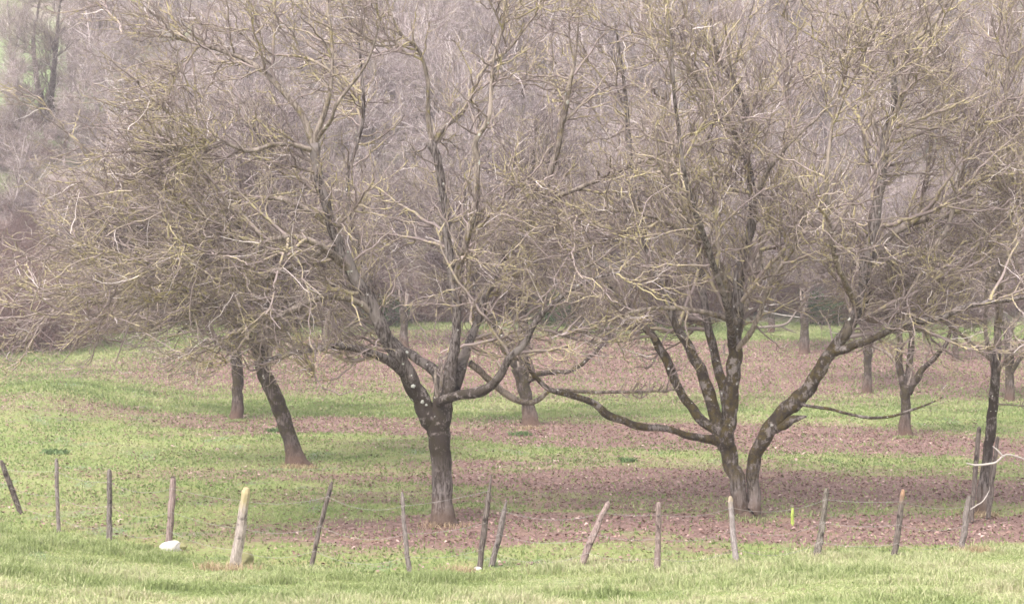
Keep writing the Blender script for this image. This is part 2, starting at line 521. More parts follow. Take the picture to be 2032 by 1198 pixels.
T = np.concatenate([b0 + np.array([0, 2, 1]), b0 + np.array([0, 3, 2])])
ti = np.clip(.42 + (fbm(x, y, .9, 81) - .5) * .8 + rng.randn(N) * .24, 0, 1)
stuff(mesh_np("leaf_litter", V, T, M_LEAF, None, np.repeat(ti, 4), False), "brown fallen walnut leaves lying in bands along the tree rows", "leaves")


# ------------------------------------------------------------------ trees
def empty(name, loc, label, cat, group=None):
    o = bpy.data.objects.new(name, None); o.empty_display_size = .3
    COL.objects.link(o); o.location = loc; o['label'] = label; o['category'] = cat
    if group: o['group'] = group
    return o


def big_tube(P, R, K, rng, lump=.08):
    V, Q, T = tubes(P[None], R[None], K)
    S = len(P)
    Vr = V.reshape(S, K, 3)
    ph = rng.rand(6) * 6.28
    ang = np.arange(K) * 2 * math.pi / K
    s = np.arange(S)
    n = np.zeros((S, K))
    for q, (ka, ks) in enumerate(((2, .11), (3, .05), (5, .03), (7, .16))):
        n += np.cos(ka * ang[None, :] + ks * s[:, None] * 2 + ph[q]) * (1 / (q + 1.2))
    n += rng.randn(S, K) * .25
    Vr = P[:, None, :] + (Vr - P[:, None, :]) * (1 + lump * n[:, :, None])
    V = Vr.reshape(-1, 3)
    # cap
    V = np.vstack([V, P[-1] + (P[-1] - P[-2]) * .3])
    e = (S - 1) * K
    cap = np.array([[e + k, e + (k + 1) % K, S * K, S * K] for k in range(K)])
    return V, Q, cap


def add_big(name, P, R, mat, parent, rng, K=14, lump=.08, label=None):
    V, Q, cap = big_tube(P, R, K, rng, lump)
    me = bpy.data.meshes.new(name)
    me.from_pydata([tuple(v) for v in V], [], [tuple(q) for q in Q] + [tuple(c[:3]) for c in cap])
    me.polygons.foreach_set("use_smooth", np.ones(len(me.polygons), bool))
    a = me.attributes.new("tint", 'FLOAT', 'POINT'); a.data.foreach_set("value", np.full(len(V), .4, np.float32))
    me.materials.append(mat)
    o = bpy.data.objects.new(name, me); COL.objects.link(o); o.parent = parent
    if label: o['label'] = label
    return o


GW = "walnut trees of the orchard"


def walnut(base_px, label, limbs, trunk, seed, n=(60, 700, 5200, 13000), zmin=2.3, extra=0, mat=M_BARK, tmat=M_TWIG, Lk=1.0, center=None, Yb=None, name="walnut_tree", rk=1.0, group=GW, flare=1.35):
    """trunk / limbs: lists of (px, py, dY, r_px); pixels only say where the real limbs stand"""
    rng = np.random.RandomState(seed)
    if Yb is None:
        g0 = ground_at(*base_px)
    else:
        q = at(base_px[0], base_px[1], Yb); g0 = np.array([q[0], q[1], float(terrain(q[0], q[1]))])
    Y0 = g0[1]
    root = empty(name, tuple(g0), label, "tree", group)
    def conv(lst):
        pts = np.array([at(a, b_, Y0 + dy) - g0 for a, b_, dy, r in lst]); rr = np.array([r / F * (Y0 + dy) for a, b_, dy, r in lst])
        return pts, rr
    tp, tr = conv(trunk)
    tp[0] = (tp[0][0], tp[0][1], -.12); tr[0] *= flare
    ln = np.linalg.norm(np.diff(tp, axis=0), axis=1).sum()
    P, R = resample(tp, tr, max(14, int(ln / .09)), rng, .10)
    R = R * (1 + 1.0 * (flare - 1) * np.exp(-np.linspace(0, ln, len(R)) / .12))
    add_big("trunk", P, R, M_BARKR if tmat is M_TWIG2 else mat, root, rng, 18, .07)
    LP, LR, LW = [], [], []
    if tmat is M_TWIG2: mat = M_BARKR
    for lb in limbs:
        w = 1.0
        if isinstance(lb, tuple): w, lb = lb
        p, r = conv(lb); r = r * .88
        ln = np.linalg.norm(np.diff(p, axis=0), axis=1).sum()
        P, R = resample(p, r, max(10, int(ln / .11)), rng, .22)
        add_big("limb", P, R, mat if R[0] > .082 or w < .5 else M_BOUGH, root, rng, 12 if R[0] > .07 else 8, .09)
        P2, R2 = resample(p, r, 24)
        LP.append(P2); LR.append(R2); LW.append(w)
    if extra:
        # limbs that run towards and away from the viewer
        tp2, tr2 = resample(tp, tr, 24)
        Pn, Rn = grow(rng, tp2[None], tr2[None], extra, (3.8 * Lk, 6.2 * Lk), (25, 62), 24, .07, .05, .035, .085 * rk, .05 * rk, .82, 1.0, 2.6, lvar=.2)
        for k in range(extra):
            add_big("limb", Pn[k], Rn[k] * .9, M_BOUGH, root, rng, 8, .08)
            LP.append(Pn[k]); LR.append(Rn[k] * .9); LW.append(.8)
    P0 = np.array(LP); R0 = np.array(LR); W0 = np.array(LW)
    out = tp[-1] + np.array([0, 0, 1.5])
    acc = Acc()
    P1, R1 = grow(rng, P0, R0, n[0], (1.7 * Lk, 3.6 * Lk), (28, 72), 14, .15, .09, .02, .05 * rk, .02, .22, 1.0, zmin, W0, .45, out=out, zsp=zmin - .5)
    P2, R2 = grow(rng, np.concatenate([P1]), R1, n[1], (.8 * Lk, 1.9 * Lk), (28, 75), 9, .18, .07, .02, .024, .0145, .1, 1.0, zmin, None, .4, out=out)
    P2b, R2b = grow(rng, P0, R0, n[1] // 4, (.6 * Lk, 1.8 * Lk), (30, 85), 9, .22, .12, .03, .022, .0125, .3, 1.0, zmin, W0, .3, zsp=zmin - .3)
    P2 = np.concatenate([P2, P2b]); R2 = np.concatenate([R2, R2b])
    P3, R3 = grow(rng, P2, R2, n[2], (.35, 1.0), (25, 75), 6, .20, .07, .04, .0125, .0085, .1, 1.0, zmin - .3, None, .3, out=out)
    P4, R4 = grow(rng, P3, R3, n[3], (.12, .42), (25, 75), 4, .22, .07, .04, .0085, .0065, .15, 1.0, zmin - .4, None, .3, out=out)
    for (p, r, k) in ((P1, R1, 6), (P2, R2, 4), (P3, R3, 3), (P4, R4, 3)):
        acc.add(*tubes(p, r * 1.0, k, rng.rand(len(p)) * (.9 if k > 3 else 1)))
    acc.build("crown", tmat, root)
    return root


# --- the big walnut in the middle
walnut((880, 1040), "large central walnut tree with thick upright trunk and a limb leaning left", [
    (1.3, [(862, 842, 0, 20), (828, 780, -.1, 20), (800, 725, -.3, 19), (770, 675, -.5, 17), (742, 620, -.7, 15), (712, 565, -.8, 13), (682, 505, -.9, 13), (655, 440, -1, 12), (636, 360, -1.1, 11), (622, 285, -1.2, 11)]),
    (1.3, [(622, 290, -1.2, 9), (598, 228, -1.2, 8), (560, 180, -1.1, 7), (500, 125, -.9, 5.5), (430, 98, -.6, 4.5), (360, 78, -.4, 3.5), (290, 68, -.2, 2), (225, 68, 0, 1)]),
    [(622, 285, -1.2, 7), (642, 228, -1.3, 6), (655, 180, -1.3, 5), (660, 100, -1.2, 4), (650, 10, -1, 3), (655, -80, -1, 2)],
    [(628, 280, -1.2, 5), (655, 240, -1.6, 4.5), (670, 205, -1.8, 4), (730, 120, -2, 3), (760, 20, -2, 2)],
    (1.0, [(808, 742, -.2, 11), (772, 715, -.6, 10), (722, 695, -1, 8), (665, 686, -1.3, 7), (605, 697, -1.6, 6), (560, 704, -1.8, 5), (510, 726, -2.0, 3.5)]),
    (1.2, [(742, 620, -.7, 9), (690, 592, -1, 7), (640, 590, -1.3, 7), (590, 610, -1.5, 7), (535, 636, -1.7, 6), (480, 630, -1.8, 5), (420, 600, -1.9, 4), (360, 575, -2, 3), (300, 590, -2, 2), (220, 640, -2, 1)]),
    (1.5, [(700, 540, -.8, 9), (640, 490, -1.5, 8), (580, 470, -1.9, 7), (520, 480, -2.1, 6), (450, 505, -2.2, 5), (380, 512, -2.4, 4), (300, 535, -2.5, 3), (220, 570, -2.6, 2), (130, 620, -2.6, 1)]),
    (1.5, [(660, 450, -1, 8), (600, 410, -.4, 7), (540, 392, .2, 6), (470, 395, .6, 5), (420, 370, 1, 4), (340, 320, 1.4, 3.5), (250, 330, 1.5, 2.5), (140, 350, 1.5, 1.2)]),
    (1.4, [(625, 300, -1.2, 7), (560, 285, -1.6, 6), (490, 300, -2, 5), (430, 280, -2.2, 4), (340, 300, -2.4, 3), (250, 300, -2.5, 2.2), (170, 310, -2.5, 1.2)]),
    (1.3, [(672, 480, -1, 7), (600, 520, -.3, 6), (500, 560, .4, 5), (400, 540, .9, 4), (280, 590, 1.2, 3), (180, 600, 1.4, 2), (60, 560, 1.5, 1)]),
    [(868, 820, .1, 15), (876, 770, .3, 14), (864, 735, .5, 12), (820, 706, .8, 9), (785, 680, 1.2, 8), (757, 640, 1.6, 8), (742, 590, 1.8, 9), (720, 520, 2, 7), (700, 440, 2.2, 6), (690, 350, 2.4, 5), (720, 240, 2.4, 4), (715, 120, 2.4, 3), (700, 0, 2.4, 2)],
    [(882, 820, 0, 17), (893, 755, .1, 16), (900, 700, .2, 12), (905, 640, .2, 10), (900, 560, .2, 10), (888, 470, .2, 10), (882, 400, .2, 10), (870, 325, .1, 9), (856, 280, .1, 9)],
    [(858, 284, .1, 7), (848, 230, .1, 6), (848, 160, 0, 5), (830, 100, -.2, 4), (790, 60, -.4, 3), (760, -20, -.4, 2)],
    [(858, 284, .1, 7), (880, 255, .4, 6), (915, 225, .7, 5.5), (935, 190, .8, 5), (965, 130, 1, 4), (1010, 98, 1.2, 3), (1060, 30, 1.2, 2)],
    [(900, 770, .2, 14), (915, 725, .5, 13), (932, 680, .7, 10), (952, 630, .9, 9), (975, 560, 1, 9), (1002, 505, 1, 9), (1040, 462, 1, 9), (1066, 420, .9, 8)],
    [(1066, 425, .9, 7), (1100, 320, .8, 7), (1118, 235, .7, 6), (1130, 170, .6, 5), (1142, 108, .6, 3), (1150, 20, .6, 2)],
    [(1066, 425, .9, 6), (1110, 390, .5, 5), (1180, 360, 0, 4.5), (1250, 330, -.4, 4), (1320, 300, -.6, 3), (1400, 250, -.6, 1.5)],
    (1.0, [(868, 800, -.3, 11), (905, 786, -.5, 10), (960, 772, -.7, 11), (988, 748, -.9, 10), (1008, 712, -1, 9), (1042, 680, -1.1, 8), (1062, 640, -1.2, 6), (1100, 600, -1.3, 5), (1160, 560, -1.4, 4), (1230, 540, -1.4, 3)]),
    [(932, 720, .5, 8), (975, 757, .8, 8), (1010, 787, 1.0, 8), (1048, 798, 1.1, 7), (1075, 790, 1.2, 6), (1092, 774, 1.2, 5), (1130, 775, 1.2, 4), (1200, 778, 1.2, 3.5), (1290, 776, 1.2, 3), (1345, 772, 1.2, 2)],
    [(945, 400, -.8, 8), (946, 330, -.8, 7), (944, 280, -.8, 7), (970, 230, -.9, 5), (980, 120, -.9, 4), (1010, 20, -.9, 2)],
    [(900, 560, .2, 8), (925, 480, -.5, 8), (945, 400, -.8, 8)],
    ], [(880, 1040, 0, 20), (879, 1000, 0, 20), (876, 940, 0, 19), (871, 880, 0, 21), (868, 845, 0, 25), (872, 815, 0, 24), (876, 795, 0, 14)],
    seed=5, n=(160, 1300, 7000, 9500), zmin=3.3, extra=3, rk=.7)

# pale lichen cushions on the long limb of the central tree
M_LICH = plain("pale_lichen", (.28, .28, .245))
CT = [o for o in bpy.data.objects if o.name == "walnut_tree"][0]
import bmesh
for (px, py, dy, rr) in ((838, 797, -.32, 5), (846, 803, -.32, 3.5), (820, 766, -.34, 6), (757, 658, -.6, 4), (763, 648, -.6, 3), (800, 722, -.48, 3), (779, 690, -.55, 3.5), (752, 632, -.65, 2.5), (690, 500, -1.05, 3), (655, 688, -1.45, 3)):
    q = at(px, py, CT.location[1] + dy) - np.array(CT.location)
    bm = bmesh.new(); bmesh.ops.create_icosphere(bm, subdivisions=2, radius=rr / F * 26)
    rl = np.random.RandomState(int(px))
    for v in bm.verts: v.co *= rl.uniform(.75, 1.2); v.co.y *= .6
    me = bpy.data.meshes.new("lichen_patch"); bm.to_mesh(me); bm.free(); me.materials.append(M_LICH)
    o = bpy.data.objects.new("lichen_patch", me); COL.objects.link(o); o.parent = CT; o.location = tuple(q)

# --- the two stemmed walnut to its right
walnut((1482, 1026), "twin stemmed walnut tree splitting into a wide V just above the ground", [
    (.01, [(1472, 1020, 0, 18), (1464, 970, 0, 17), (1454, 925, 0, 17), (1441, 885, 0, 18), (1428, 858, 0, 18), (1420, 840, 0, 15)]),
    (.15, [(1440, 880, 0, 12), (1400, 870, -.2, 9), (1362, 863, -.3, 9), (1325, 852, -.4, 8), (1280, 848, -.5, 8), (1235, 834, -.5, 8), (1205, 822, -.6, 9), (1178, 798, -.6, 7), (1130, 782, -.6, 7), (1088, 770, -.6, 6), (1060, 745, -.7, 5), (1040, 720, -.8, 4), (1000, 700, -.9, 2.5)]),
    [(1425, 855, 0, 13), (1398, 838, .1, 12), (1376, 812, .3, 11), (1350, 775, .4, 10), (1328, 725, .6, 10), (1302, 680, .8, 9), (1270, 640, 1, 7), (1230, 590, 1.3, 6), (1190, 540, 1.4, 5), (1160, 470, 1.5, 4), (1120, 400, 1.5, 2)],
    [(1424, 850, 0, 14), (1406, 785, .2, 13), (1388, 730, .3, 12), (1366, 690, .4, 12), (1345, 650, .6, 10), (1318, 580, .8, 9), (1285, 500, 1, 8), (1262, 400, 1.2, 7), (1250, 300, 1.3, 6), (1240, 180, 1.4, 4), (1220, 40, 1.5, 2)],
    [(1440, 860, .1, 12), (1442, 790, .4, 12), (1426, 730, .7, 10), (1410, 680, .9, 10), (1402, 630, 1, 9), (1392, 560, 1.2, 9), (1385, 480, 1.3, 8), (1380, 380, 1.4, 7), (1410, 260, 1.5, 5), (1450, 160, 1.6, 4), (1490, 20, 1.6, 2)],
    (1.2, [(1445, 880, -.1, 17), (1450, 800, -.2, 17), (1455, 720, -.3, 15), (1458, 650, -.3, 15), (1464, 585, -.4, 14), (1475, 510, -.4, 11), (1495, 410, -.5, 9), (1480, 300, -.6, 8), (1475, 200, -.6, 6), (1420, 90, -.7, 4), (1400, -40, -.7, 2)]),
    [(1450, 610, -.3, 9), (1440, 565, -.5, 9), (1424, 525, -.7, 8), (1402, 505, -.8, 7), (1370, 470, -1, 6), (1320, 440, -1.2, 5), (1250, 420, -1.4, 4), (1180, 420, -1.5, 3), (1100, 440, -1.5, 1.5)],
    [(1495, 400, -.5, 6), (1530, 330, -.9, 5), (1580, 270, -1.2, 4), (1640, 215, -1.4, 3), (1690, 120, -1.5, 2)],
    [(1480, 300, -.6, 6), (1420, 200, -1.1, 5), (1370, 140, -1.3, 4), (1330, 60, -1.5, 3), (1310, -30, -1.5, 2)],
    (1.2, [(1494, 1022, 0, 17), (1495, 950, 0, 16), (1501, 900, -.1, 15), (1521, 858, -.2, 16), (1552, 822, -.3, 17), (1590, 785, -.4, 16), (1622, 738, -.6, 15), (1658, 690, -.7, 15), (1690, 640, -.8, 14), (1715, 580, -.9, 13), (1723, 505, -1, 14), (1736, 430, -1, 12), (1750, 350, -1, 11), (1756, 280, -1, 10), (1774, 200, -1, 7), (1770, 110, -1, 5), (1745, 30, -1, 4), (1730, -60, -1, 2)]),
    [(1756, 285, -1, 8), (1790, 190, -1.4, 6), (1800, 100, -1.6, 5), (1850, 50, -1.7, 4), (1890, -10, -1.8, 3)],
    [(1752, 310, -1, 6), (1722, 200, -.4, 5), (1710, 90, 0, 4), (1690, 40, .2, 3), (1610, 20, .4, 1.5)],
    (.02, [(1535, 850, -.2, 13), (1562, 838, -.4, 11), (1582, 830, -.5, 7), (1600, 826, -.6, 2.5)]),
    [(1655, 700, -.7, 10), (1700, 685, -1, 9), (1745, 665, -1.3, 8), (1800, 640, -1.5, 7), (1860, 632, -1.7, 6), (1930, 605, -1.9, 6), (2030, 590, -2, 5), (2130, 560, -2, 3)],
    [(1712, 628, -.8, 8), (1745, 634, -.6, 8), (1775, 622, -.4, 8), (1795, 590, -.3, 7), (1820, 560, -.2, 5), (1860, 530, 0, 4), (1920, 500, 0, 2)],
    [(1725, 520, -1, 9), (1775, 460, -.5, 8), (1830, 435, -.3, 8), (1875, 430, -.1, 7), (1900, 400, 0, 6), (1960, 345, .2, 5), (2030, 310, .3, 4), (2120, 250, .3, 2)],
    [(1800, 590, -1.3, 4), (1850, 500, -1, 6), (1885, 440, -.8, 5), (1905, 350, -.8, 4), (1950, 240, -.8, 3), (1980, 130, -.8, 2)],
    (.25, [(1578, 800, -.4, 4), (1640, 810, -.8, 4), (1700, 825, -1, 3.5), (1755, 828, -1.2, 3.2), (1800, 816, -1.3, 2.8), (1845, 800, -1.4, 2), (1870, 788, -1.4, 1.2)]),
    [(1458, 700, -.3, 7), (1500, 640, -.9, 6), (1530, 560, -1.2, 5), (1580, 480, -1.4, 4), (1600, 380, -1.5, 3), (1640, 300, -1.5, 2)],
    [(1455, 700, -.3, 9), (1475, 620, .8, 8), (1500, 520, 2.0, 7), (1530, 400, 2.8, 6), (1560, 260, 3.2, 4), (1560, 100, 3.4, 3)],
    [(1455, 690, -.3, 9), (1440, 600, -1.6, 8), (1400, 480, -2.6, 7), (1360, 350, -3.2, 5), (1340, 200, -3.4, 4), (1330, 60, -3.4, 2)],
    [(1345, 655, .6, 8), (1360, 560, 1.8, 7), (1350, 450, 2.6, 6), (1330, 330, 3.0, 4), (1320, 180, 3.2, 3)],
    [(1700, 610, -.9, 8), (1660, 520, -2.2, 7), (1640, 400, -3, 5), (1650, 260, -3.2, 4), (1680, 120, -3.2, 2)],
    [(1720, 560, -.9, 8), (1790, 500, 1.0, 7), (1830, 400, 2.2, 5), (1850, 260, 2.8, 4), (1840, 100, 3, 2)],
    [(1460, 640, -.4, 7), (1400, 620, -1.2, 6), (1330, 610, -1.6, 5), (1250, 620, -1.9, 4), (1180, 650, -2, 3), (1110, 665, -2, 2)],
    ], [(1483, 1028, 0, 21), (1484, 1020, 0, 19), (1484, 1012, 0, 10)],
    seed=9, n=(150, 1250, 6500, 9000), zmin=3.4, extra=0, mat=M_BARK2, flare=1.25)

# --- slender tree on the right
walnut((1948, 1018), "slender young straight walnut tree between two dark stakes at the right", [
    [(1978, 690, 0, 9), (1984, 560, 0, 8), (1990, 430, 0, 8), (1994, 300, 0, 6), (1998, 160, 0, 4), (2010, 20, 0, 2)],
    [(1975, 740, 0, 4), (2010, 700, -.4, 4), (2060, 640, -.7, 3), (2100, 600, -1, 2)],
    [(1970, 800, 0, 2.5), (2000, 802, -.2, 2), (2040, 806, -.3, 1.2)],
    [(1984, 560, 0, 5), (1930, 520, -.5, 4), (1880, 500, -.8, 3), (1830, 480, -1, 1.5)],
    [(1988, 450, 0, 6), (2030, 380, -.4, 5), (2070, 300, -.6, 3)],
    [(1992, 360, 0, 5), (1950, 270, .4, 4), (1900, 200, .6, 3), (1880, 100, .6, 2)],
    ], [(1948, 1018, 0, 11), (1953, 960, 0, 11), (1964, 870, 0, 10), (1972, 780, 0, 9), (1978, 690, 0, 9)],
    seed=12, n=(50, 450, 3000, 7000), zmin=3.0, extra=2, rk=.7)

# --- the rows behind
walnut((590, 922), "leaning walnut tree with dark green mossy trunk tilted to the left", [
    [(524, 735, 0, 14), (514, 690, 0, 14), (522, 640, .2, 12), (535, 570, .4, 10), (545, 480, .6, 9), (540, 380, .8, 7), (530, 260, 1, 4)],
    [(514, 700, 0, 10), (470, 640, -.3, 9), (430, 580, -.6, 7), (380, 520, -.8, 6), (330, 470, -1, 4), (250, 440, -1, 2)],
    [(520, 680, 0, 9), (560, 620, -.4, 8), (600, 560, -.6, 6), (640, 480, -.8, 4)],
    ], [(592, 924, 0, 18), (578, 880, 0, 16), (562, 830, 0, 15), (545, 785, 0, 15), (526, 745, 0, 15), (520, 725, 0, 13)],
    seed=14, n=(130, 1200, 7000, 10000), zmin=3.2, extra=5, mat=M_BARK2, tmat=M_TWIG2)
walnut((470, 832), "straight dark walnut trunk standing just left of the leaning tree", [
    [(466, 700, 0, 9), (440, 685, 0, 9), (415, 650, .2, 7), (390, 600, .4, 6), (340, 540, .4, 4), (290, 470, .4, 2)],
    [(468, 705, 0, 9), (470, 650, -.2, 8), (462, 580, -.4, 7), (450, 480, -.6, 5), (440, 380, -.6, 3)],
    ], [(470, 832, 0, 11), (471, 780, 0, 10), (470, 730, 0, 11), (467, 702, 0, 12)],
    seed=15, n=(120, 1150, 6800, 9500), zmin=3.6, extra=5, mat=M_BARK, tmat=M_TWIG2)
walnut((1052, 845), "walnut tree with short bent trunk and reddish foot behind the looping low branches", [
    [(1030, 735, 0, 12), (1008, 700, 0, 11), (985, 650, .2, 9), (950, 590, .3, 8), (930, 520, .4, 6), (920, 400, .4, 4)],
    [(1038, 735, .1, 13), (1040, 690, .3, 12), (1037, 620, .5, 11), (1035, 530, .6, 9), (1045, 420, .7, 7), (1060, 300, .8, 4)],
    [(1040, 760, 0, 7), (1075, 740, -.3, 6), (1130, 735, -.5, 5), (1180, 700, -.6, 4), (1230, 640, -.6, 2)],
    ], [(1055, 845, 0, 14), (1047, 800, 0, 13), (1038, 760, 0, 14), (1030, 728, 0, 15)],
    seed=16, n=(120, 1150, 6800, 9500), zmin=3.6, extra=5, mat=M_BARK, tmat=M_TWIG2)
walnut((1797, 865), "small walnut tree forking like a candlestick above a short stout trunk", [
    [(1795, 775, 0, 9), (1786, 735, 0, 8), (1786, 690, 0, 7), (1784, 650, 0, 6), (1790, 560, .2, 4)],
    [(1800, 770, 0, 9), (1804, 730, .1, 7), (1808, 690, .2, 7), (1811, 640, .2, 5), (1830, 560, .2, 3)],
    [(1803, 780, 0, 8), (1822, 745, -.2, 8), (1850, 715, -.3, 6), (1875, 685, -.4, 5), (1888, 650, -.5, 4), (1905, 600, -.5, 3)],
    [(1794, 760, 0, 5), (1770, 710, .3, 4), (1740, 690, .5, 3), (1700, 680, .6, 2)],
    ], [(1797, 865, 0, 10), (1797, 820, 0, 9.5), (1797, 780, 0, 11), (1798, 765, 0, 11)],
    seed=17, n=(30, 260, 1500, 2600), zmin=3.2, extra=1, tmat=M_TWIG2, Lk=.75, rk=.7)
walnut((2003, 795), "dark walnut trunk far right behind the slender young tree", [
    [(2003, 690, 0, 8), (1990, 640, 0, 7), (1975, 560, .2, 6), (1960, 480, .3, 4)],
    [(2003, 745, 0, 6), (2025, 710, -.3, 5), (2060, 660, -.5, 4)],
    ], [(2003, 795, 0, 8), (2003, 740, 0, 8), (2003, 690, 0, 9)],
    seed=18, n=(50, 450, 2600, 5000), zmin=3.4, extra=5, tmat=M_TWIG2)
for (bx, by, tx, ty, r, lab, sd) in (
        (1720, 779, 1722, 690, 8, "thin dark walnut trunk behind the candlestick shaped tree, to its left", 31),
        (1895, 716, 1895, 650, 5.5, "thin walnut trunk at the far grass strip, right of the candlestick shaped tree", 32),
        (1596, 702, 1596, 600, 8, "straight grey walnut trunk seen inside the V of the twin stemmed tree", 33),
        (1152, 668, 1148, 610, 9, "distant walnut trunk between the bent trunk and the twin stemmed tree", 34),
        (800, 690, 802, 610, 8, "far walnut trunk seen left of the big fork of the central tree", 35),
        (668, 668, 664, 600, 8, "far walnut trunk seen above the low left branch of the central tree", 36),
        (1260, 672, 1262, 600, 8, "distant walnut trunk just left of the twin stemmed tree", 37),
        (1530, 660, 1532, 600, 6, "far thin walnut trunk beside the fallen pale branches", 38)):
    walnut((bx, by), lab, [[(tx, ty, 0, r * .9), (tx - 12, ty - 50, .2, r * .75), (tx - 5, ty - 120, .4, r * .5), (tx + 10, ty - 200, .4, r * .25)]],
           [(bx, by, 0, r), ((bx + tx) / 2 + 1, (by + ty) / 2, 0, r * .95), (tx, ty, 0, r * 1.1)],
           seed=sd, n=(80, 800, 4200, 5500), zmin=3.8, extra=5, tmat=M_TWIG2, Lk=1.2)

# ------------------------------------------------------------------ wooded hillside
def wood_tree(seed, H, spread, nl, thick=1.0):
    """bare upright woodland tree around the origin: trunk + crown"""
    rng = np.random.RandomState(seed)
    root = empty("woodland_tree", (0, 0, 0), "bare grey woodland tree among many like it on the hillside", "tree", "bare woodland trees on the hillside")
    n_st = rng.randint(1, 3)
    S = 24
    tr = []
    for k in range(n_st):
        p = np.zeros((S, 3)); d = np.array([rng.randn() * .10, rng.randn() * .1, 1.0]); q = np.array([k * .25, 0, -.3])
        for s in range(S):
            p[s] = q; d = norm(d + rng.randn(3) * np.array([.05, .05, .01])); q = q + d * H / S
        tr.append(p)
    P = np.array(tr); R = np.linspace(.17, .025, S)[None, :] * np.ones((n_st, 1)) * H / 10 * thick
    a = Acc()
    a.add(*tubes(P, R, 8, np.full(n_st, .4)))
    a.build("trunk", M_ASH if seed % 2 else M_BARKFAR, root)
    P1, R1 = grow(rng, P, R, nl, (H * .25 * spread, H * .5 * spread), (25, 60), 12, .08, .07, .05, .05, .018, .15, .97, 1.0, lvar=.55)
    P2, R2 = grow(rng, np.concatenate([P1]), R1, nl * 9, (H * .10, H * .22), (22, 60), 7, .12, .1, .05, .03, .016, .1, 1.0, 1.0, lvar=.4)
    P3, R3 = grow(rng, P2, R2, nl * 55, (.4, 1.2), (20, 60), 5, .22, .07, .05, .017, .012, .1, 1.0, .8, lvar=.3)
    P4, R4 = grow(rng, P3, R3, nl * 90, (.2, .7), (20, 60), 4, .22, .07, .05, .012, .010, .1, 1.0, .8, lvar=.3)
    c = Acc()
    for (p, r, k) in ((P1, R1, 5), (P2, R2, 3), (P3, R3, 3), (P4, R4, 3)):
        c.add(*tubes(p, r, k, rng.rand(len(p))))
    c.build("crown", M_WOOD, root)
    return root


def copy_tree(root, loc, rz, sc, label=None):
    r = root.copy(); COL.objects.link(r)
    r.location = loc; r.rotation_euler = (0, 0, rz); r.scale = (sc, sc, sc)
    if label: r['label'] = label
    for ch in root.children:
        c = ch.copy(); COL.objects.link(c); c.parent = r
    return r


protos = [wood_tree(101, 11, .8, 34), wood_tree(102, 13, .6, 38), wood_tree(103, 9, 1.1, 34), wood_tree(104, 12, .75, 40), wood_tree(105, 10, .9, 36)]
rng = np.random.RandomState(77)
spots = []
for _ in range(6000):
    y = rng.uniform(99, 172); x = rng.uniform(-1, 1) * (y * .29 + 3)
    px = x / y * F + 1016
    if px < 190 and y < 152 and y > 99:        # the clearing with the meadow
        if not (px > 135 and y > 126) and rng.rand() > (.35 if y < 122 else .02): continue
    if all((x - a) ** 2 + (y - b_) ** 2 > (2.9 + (y - 99) * .018) ** 2 for a, b_ in spots):
        spots.append((x, y))
spots = spots[:250]
used = [False] * len(protos)
for i, (x, y) in enumerate(spots):
    k = rng.randint(len(protos)); sc = rng.uniform(.75, 1.15) * (1 if y > 104 else .8) * (.6 if (x / y * F + 1016 < 190 and y < 152) else 1)
    loc = (x, y, float(terrain(x, y)) - .1); rz = rng.uniform(0, 6.28)
    if not used[k]:
        used[k] = True; r = protos[k]; r.location = loc; r.rotation_euler = (0, 0, rz); r.scale = (sc,) * 3
    else:
        copy_tree(protos[k], loc, rz, sc)
print("woodland trees", len(spots))
# the dark tree on the left hillside
p = ground_at(98, 275)
t = wood_tree(131, 10.5, .55, 24, 1.7)
for ch in t.children:
    ch.data.materials[0] = M_BARK if ch.name.startswith("trunk") else M_TWIG2
t.location = tuple(p); t['label'] = "dark crooked tree standing alone before the green hillside meadow, top left"; del t['group']


# ------------------------------------------------------------------ brushwood
def thicket(name, label, cx, cy, rx, ry, h, n, seed, mat=M_BUSH, cat="bush", group=None):
    rng = np.random.RandomState(seed)
    z0 = float(terrain(cx, cy))
    root = empty(name, (cx, cy, z0), label, cat, group)
    S = 12
    a = rng.uniform(0, 6.28, n); rr = np.sqrt(rng.rand(n)) * .9
    q = np.stack([np.cos(a) * rr * rx, np.sin(a) * rr * ry, np.zeros(n)], 1)
    q[:, 2] = terrain(q[:, 0] + cx, q[:, 1] + cy) - z0 - .05
    d = norm(np.stack([np.cos(a) * rr * .7 + rng.randn(n) * .25, np.sin(a) * rr * .7 + rng.randn(n) * .25, np.ones(n)], 1))
    L = h * rng.uniform(.6, 1.25, n) * (1.1 - .5 * rr)
    P = np.empty((n, S, 3)); cv = rng.randn(n, 3) * .08; cv[:, 2] -= .06
    for s in range(S):
        P[:, s] = q
        d = norm(d + cv + rng.randn(n, 3) * .07); q = q + d * (L / S)[:, None]
    R = np.linspace(.018, .007, S)[None, :] * np.ones((n, 1))
    acc = Acc()
    acc.add(*tubes(P, R, 3, rng.rand(n)))
    P2, R2 = grow(rng, P, R, n * 7, (.4, 1.3), (25, 80), 6, .16, .15, .01, .009, .005, .15, 1.0, .15, lvar=.3)
    P3, R3 = grow(rng, P2, R2, n * 16, (.2, .6), (25, 80), 4, .2, .15, .01, .006, .0045, .1, 1.0, .1, lvar=.3)
    acc.add(*tubes(P2, R2, 3, rng.rand(len(P2)))); acc.add(*tubes(P3, R3, 3, rng.rand(len(P3))))
    acc.build("stems", mat, root)
    return root


